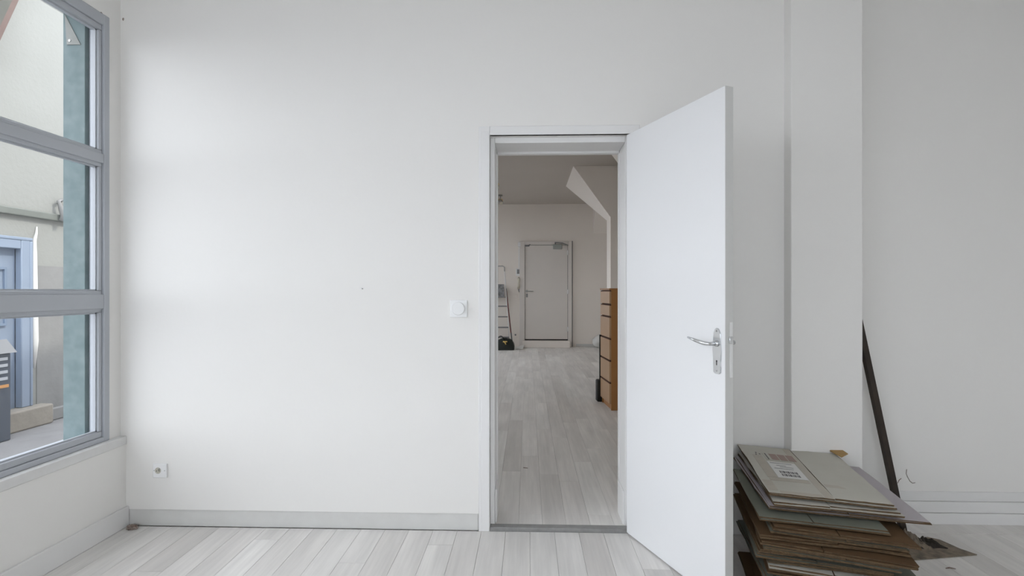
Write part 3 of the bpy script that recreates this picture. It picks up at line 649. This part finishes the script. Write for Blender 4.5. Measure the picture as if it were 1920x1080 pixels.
# ------------------------------------------------------------------ small fittings on the door wall
xa, xb, za, zb_ = rect(844, 562.5, 876.5, 595, 0); c = ((xa+xb)/2, 0, (za+zb_)/2)
wall_thing('rotary_dimmer', 'square white wall switch with a round dial left of the doorway', 'switch', c,
 [('plate', MB().box(xa, xb, -.009, .0, za, zb_, .003, 2), 'plastic'),
  ('dial', MB().lathe([(.0335, -.009), (.0335, -.022), (.032, -.024), (.030, -.0245)][::-1], (c[0] - .001, 0, c[2] + .001), 'y', 40), 'plastic'),
  ('collar', MB().lathe([(.038, -.0085), (.038, -.0105)][::-1], (c[0] - .001, 0, c[2] + .001), 'y', 40), 'plastic')])
xa, xb, za, zb_ = rect(289, 868.5, 315, 895, 0); c = ((xa+xb)/2, 0, (za+zb_)/2); sx_ = onY(299, 881, 0)
b = MB(); b.box(xa, xb, -.011, 0, za, zb_, .003, 2)
wall_thing('wall_outlet', 'white mains outlet low on the wall near the window corner', 'outlet', c,
 [('plate', b, 'plastic'), ('well', MB().lathe([(.0165, -.0115), (.0165, -.0107)], (sx_.x, 0, sx_.z), 'y', 28), 'plastic2'),
  ('earth_pin', MB().tube([(sx_.x + .004, -.011, sx_.z + .004), (sx_.x + .009, -.013, sx_.z + .012)], .0028, 8), 'screw'),
  ('contact', MB().lathe([(.0022, -.0122), (.0022, -.0112)], (sx_.x - .007, 0, sx_.z - .002), 'y', 10), 'black'),
  ('contact', MB().lathe([(.0022, -.0122), (.0022, -.0112)], (sx_.x + .007, 0, sx_.z - .002), 'y', 10), 'black'),
  ('screw', MB().lathe([(.0026, -.0117), (.0026, -.0107)], (xa + .008, 0, sx_.z), 'y', 10), 'screw'),
  ('screw', MB().lathe([(.0026, -.0117), (.0026, -.0107)], (xb - .010, 0, sx_.z), 'y', 10), 'screw')])
p = onY(680, 541.5, 0); b = MB(); b.tube([(p.x, 0, p.z), (p.x - .004, -.010, p.z + .002)], [.0025, .0035], 8)
tag(b.build('nail', 'screw', None, p), 'small nail sticking out of the bare white wall', 'nail')
# cracked paint low on the set-back wall
for k, pl in enumerate([[(1700, 880), (1699, 888), (1702, 895), (1706, 902), (1711, 906), (1716, 905)], [(1690, 897), (1686, 900), (1683, 906)]]):
    b = MB(); b.tube([onY(x, y, YB - .0005) for (x, y) in pl], .0016, 5); b.build('crack', 'brown', wall_recess)

# leaning batten
bt0 = onY(1619, 631, .07); bt1 = onY(1678, 909, .05)
dv = bt1 - bt0; bot = bt0 + dv * ((.004 - bt0.z)/dv.z); top = bt0 + dv * ((PX1 + .020 - bt0.x)/dv.x)
ax = (bot - top).normalized(); sd_ = ax.cross(Vector((0, 1, 0))).normalized() * .014
b = MB(); b.prism([top - sd_, bot - sd_ , bot + sd_, top + sd_], (0, .028, 0))
for v in b.bm.verts:
    if v.co.z < .1: v.co.z = 0.001
tag(b.build('wooden_batten', 'batten', None, bot), 'dark brown wooden batten leaning against the pillar behind the cardboard pile', 'batten')

# ------------------------------------------------------------------ pile of flattened cardboard boxes
PILE = (1.12, -.42)
def zfun(x, y, z):   # the pile rises towards the wall and sags towards the right
    return z * (1 + .10 * (y + .65) - .07 * (x - 1.0))
def slab(b, fl_, rot, u0, u1, v0, v1, z, t, droop, seed, nu=6, nv=6, wob=.0025):
    ca, sa = math.cos(rot), math.sin(rot); rn = random.Random(seed)
    ph = rn.uniform(0, 6); grid = {}
    for lay_ in (0, 1):
        for i in range(nu + 1):
            for j in range(nv + 1):
                u = u0 + (u1 - u0) * i/nu; v = v0 + (v1 - v0) * j/nv
                if i in (0, nu): u += rn.uniform(-wob, wob)
                if j in (0, nv): v += rn.uniform(-wob, wob)
                x = fl_[0] + u * ca - v * sa; y = fl_[1] + u * sa + v * ca
                zz = zfun(x, y, z) + t * lay_ + droop(u, v) + .0012 * math.sin(9 * u + 7 * v + ph)
                grid[lay_, i, j] = b.bm.verts.new((x, y, max(zz, .001 + t * lay_)))
    for i in range(nu):
        for j in range(nv):
            f = b.bm.faces.new([grid[1, i, j], grid[1, i+1, j], grid[1, i+1, j+1], grid[1, i, j+1]]); f.material_index = 0
            f = b.bm.faces.new([grid[0, i, j], grid[0, i, j+1], grid[0, i+1, j+1], grid[0, i+1, j]]); f.material_index = 1
    for i in range(nu):
        for j in (0, nv): b.bm.faces.new([grid[0, i, j], grid[0, i+1, j], grid[1, i+1, j], grid[1, i, j]]).material_index = 1
    for j in range(nv):
        for i in (0, nu): b.bm.faces.new([grid[0, i, j], grid[0, i, j+1], grid[1, i, j+1], grid[1, i, j]]).material_index = 1
    return b

def flat_box(z, fl_, rot, w_, l_, face, seam, label, seed, group='flattened boxes in the cardboard pile', t=.0065, droop=lambda u, v: 0, face2=None):
    rn = random.Random(seed)
    root = thing('flattened_box', label, 'cardboard box', (fl_[0], fl_[1], z), 0, group)
    iv = Matrix.Translation((-fl_[0], -fl_[1], -z))
    def part(b, n_, m_):
        o = b.build(n_, m_); o.parent = root; o.matrix_parent_inverse = iv; return o
    part(slab(MB(), fl_, rot, 0, w_, 0, l_, z, t, droop, seed), 'panel', [face2 or face, 'flute'])
    s_ = w_ * seam; i0 = rn.uniform(0, .012)
    fa = part(slab(MB(), fl_, rot, rn.uniform(-.004, .01), s_ - .002, i0, l_ - rn.uniform(0, .01), z + t + .0004, t * .8, droop, seed + 1), 'flap', [face, 'flute'])
    fb = part(slab(MB(), fl_, rot, s_ + .002, w_ - rn.uniform(-.004, .015), i0 + rn.uniform(-.008, .008), l_ - rn.uniform(0, .01), z + t + .0004, t * .8, droop, seed + 2), 'flap', [face, 'flute'])
    return root, part, fa, fb, iv

def front(pxl, pyl, pxr, pyr, z):   # front corners from the photo, on the pile's own height
    A = onZ(pxl, pyl, z); B = onZ(pxr, pyr, z); d_ = B - A
    return (A.x, A.y), math.atan2(d_.y, d_.x), math.hypot(d_.x, d_.y)
NS = 24; STEP = .0168
rs = random.Random(21)
LBL = {'kraftw': 'white-faced flattened box, %s down in the cardboard pile from the labelled top box', 'kraftg': 'grey-green flattened box, %s down in the cardboard pile from the labelled top box', 'kraftb': 'brown kraft flattened box, %s down in the cardboard pile from the labelled top box'}
ORD = ('third fourth fifth sixth seventh eighth ninth tenth eleventh twelfth thirteenth fourteenth fifteenth sixteenth seventeenth eighteenth nineteenth twentieth twenty-first twenty-second twenty-third'.split())[::-1]
faces = ['kraftb', 'kraftg', 'kraftb', 'kraftg', 'kraftb', 'kraftg', 'kraftg', 'kraftb', 'kraftg', 'kraftg', 'kraftb', 'kraftw', 'kraftg', 'kraftg', 'kraftb', 'kraftg', 'kraftb', 'kraftb', 'kraftg', 'kraftb', 'kraftg']
for k in range(21):
    z = .002 + k * STEP * 1.06
    fx = .895 + rs.uniform(-.03, .03); fy = -.685 + rs.uniform(-.016, .016)
    rot = R(-14 + rs.uniform(-5, 4)); w_ = rs.uniform(.43, .50); l_ = rs.uniform(.50, .53)
    if k in (13, 16): fx -= .04
    if k >= 18: fy += .022
    dr_ = rs.uniform(0, .003)
    flat_box(z, (fx, fy), rot, w_, l_, faces[k], rs.uniform(.42, .62), LBL[faces[k]] % ORD[k], 100 + 7 * k, droop=(lambda u, v, a=dr_: a * math.sin(6 * u) - a))
ZT = .002 + 21 * STEP * 1.06
# lilac sheet that juts out, white box under the labelled one, labelled box on top
z = ZT + .004; A, rot, w_ = front(1441, 951, 1748, 973, zfun(1.0, -.68, z) + .012)
flat_box(z, A, rot, w_, .56, 'kraftl', .5, 'wide lilac-white flattened box jutting out under the top two', 301)
z = ZT + .026; A, rot, w_ = front(1452, 944, 1697, 961, zfun(1.0, -.7, z) + .012)
flat_box(z, A, rot, w_, .56, 'kraftw', .45, 'white flattened box just under the labelled one', 311)
z = ZT + .048; A, rot, w_ = front(1443, 926, 1683, 945, zfun(1.0, -.68, z) + .012)
w_ = w_; top, part, fa, fb, iv = flat_box(z, A, rot, w_, .585, 'kraftw', .53, 'white flattened box with a shipping label on top of the pile', 321)
zt2 = z + .0065 * 1.8 + .0006
def decal(n_, m_, u0, u1, v0, v1, dz, par=None):
    b = slab(MB(), A, rot, u0, u1, v0, v1, zt2 + dz, .0004, lambda u, v: 0, 322, 4, 4, 0)
    for f in b.bm.faces: f.material_index = 0
    o = b.build(n_, m_); o.parent = par or top
    if par is None: o.matrix_parent_inverse = iv
    return o
ws = w_ * .53
decal('packing_tape', 'tape', ws - .035, ws - .004, .004, .575, .0)
decal('packing_tape', 'tape', .004, .040, .03, .133, .0)
decal('packing_tape', 'tape', .045, ws - .04, .005, .032, .0)
decal('packing_tape', 'tape', .038, ws - .045, .135, .168, .0)
decal('packing_tape', 'tape', .035, .075, .17, .44, .0)
decal('packing_tape', 'tape', ws + .006, w_ - .05, .12, .15, .0)
lab = decal('shipping_label', 'paper', .078, ws - .040, .17, .362, .001)
for i, (u, wd) in enumerate([(.012, .006), (.022, .003), (.028, .008), (.040, .004), (.047, .009), (.060, .004), (.067, .007), (.078, .003), (.084, .008)]):
    for (v0, v1) in ((.190, .214), (.224, .248)):
        decal('barcode_bar', 'ink', .078 + .012 + u * .9, .078 + .012 + (u + wd) * .9, v0, v1, .0018, lab)
for (v0, u0, u1) in ((.275, .012, .09), (.296, .04, .095), (.314, .03, .07), (.342, .01, .10)): decal('printed_line', 'ink', .078 + u0, .078 + u1, v0, v0 + .0035, .0018, lab)
rd = decal('printed_sticker', 'kraftw', .085, ws - .045, .385, .475, .001)
for i in range(3): decal('printed_block', 'inkred', .112 + i * .036, .112 + i * .036 + .032, .392, .47, .0018, rd)
decal('printed_bar', 'ink', .094, .099, .388, .472, .0018, rd)
for (v0, u0) in ((.44, .05), (.465, .055), (.45, .068)): decal('printed_mark', 'ink', u0, u0 + .006, v0, v0 + .012, .001)
# golden paper corner peeking out behind the top box
p = onZ(1577, 850, .452)
b = MB(); b.prism([onZ(x, y, .452) for (x, y) in ((1556, 846), (1563, 842), (1575, 842), (1590, 852), (1578, 858))], (0, 0, .004))
tag(b.build('cardboard_scrap', 'goldpaper', None, p), 'small golden brown scrap sticking out behind the labelled box', 'scrap')

# torn board and dust on the floor beside the pile
p = onZ(1730, 1020, 0)
torn = thing('torn_cardboard', 'crumpled torn brown cardboard lying on the floor beside the pile', 'cardboard scrap', p)
tinv = Matrix.Translation(-p)
def tpart(b, n_, m_): o = b.build(n_, m_); o.parent = torn; o.matrix_parent_inverse = tinv
def crumple(n_, cx, cy, z0, rx, ry, h_, m_, seed):
    b = MB(); bmesh.ops.create_grid(b.bm, x_segments=22, y_segments=18, size=1); rn = Vector((seed * 3.1, seed * 1.7, 0))
    for v in b.bm.verts:
        x, y = v.co.x, v.co.y; r_ = max(abs(x), abs(y)); a = math.atan2(y, x)
        edge = 1 + .35 * noise.noise(Vector((math.cos(a) * 2, math.sin(a) * 2, seed)))
        zz = abs(noise.noise(Vector((x * 2.6, y * 2.6, 0)) + rn)) * h_ + abs(noise.noise(Vector((x * 7, y * 7, 1)) + rn)) * h_ * .4
        v.co = Vector((cx + x * rx * edge, cy + y * ry * edge, z0 + .002 + zz * (1 - .9 * r_**3)))
    bmesh.ops.solidify(b.bm, geom=b.bm.faces[:], thickness=.0025)
    for v in b.bm.verts: v.co.z = max(v.co.z, .0008)
    tpart(b, n_, m_)
c = onZ(1694, 1016, 0); crumple('torn_flap', c.x, c.y, 0, .09, .075, .10, 'dust', 3)
c = onZ(1738, 1022, 0); crumple('dark_hole', c.x, c.y, .004, 0.06, .045, .04, 'lining', 9)  # dark crumple standing in for the dark hole in the torn board
b = MB(); b.prism([onZ(x, y, .001) for (x, y) in [(1700, 1052), (1772, 1046), (1832, 1041), (1800, 1030), (1762, 1013), (1738, 1008), (1705, 1020)]], (0, 0, .004)); tpart(b, 'flat_sheet', 'dust')
for (px, py, nm) in ((1782, 1067, 'crumb'),):
    p = onZ(px, py, 0); b = MB(); b.tube([p + Vector((-.02, 0, .003)), p + Vector((0, .004, .004)), p + Vector((.02, -.003, .003))], [.002, .003, .002], 6); tag(b.build('wood_splinter', 'brown', None, p), 'dark splinter on the bare floor in front of the stepped skirting', 'splinter')
p = onZ(985, 878, IZ); b = MB(); b.tube([p + Vector((-.014, .004, .003)), p + Vector((0, 0, .003)), p + Vector((.016, -.006, .003))], .002, 6); tag(b.build('twig', 'brown', None, p), 'tiny dark twig on the plank floor beyond the doorway', 'twig')
p = onZ(229, 985, 0); p = Vector((max(p.x, XL + .09), min(p.y, -.035), 0))
b = MB(); bmesh.ops.create_icosphere(b.bm, subdivisions=3, radius=1)
for v in b.bm.verts: n_ = v.co.copy(); d_ = 1 + .4 * noise.noise(n_ * 2.7); v.co = p + Vector((n_.x * .028 * d_, n_.y * .018 * d_, max(0, .006 + n_.z * .016 * d_)))
tag(b.build('plaster_debris', 'brown', None, p), 'small lump of brown debris on the floor in the window corner', 'debris')
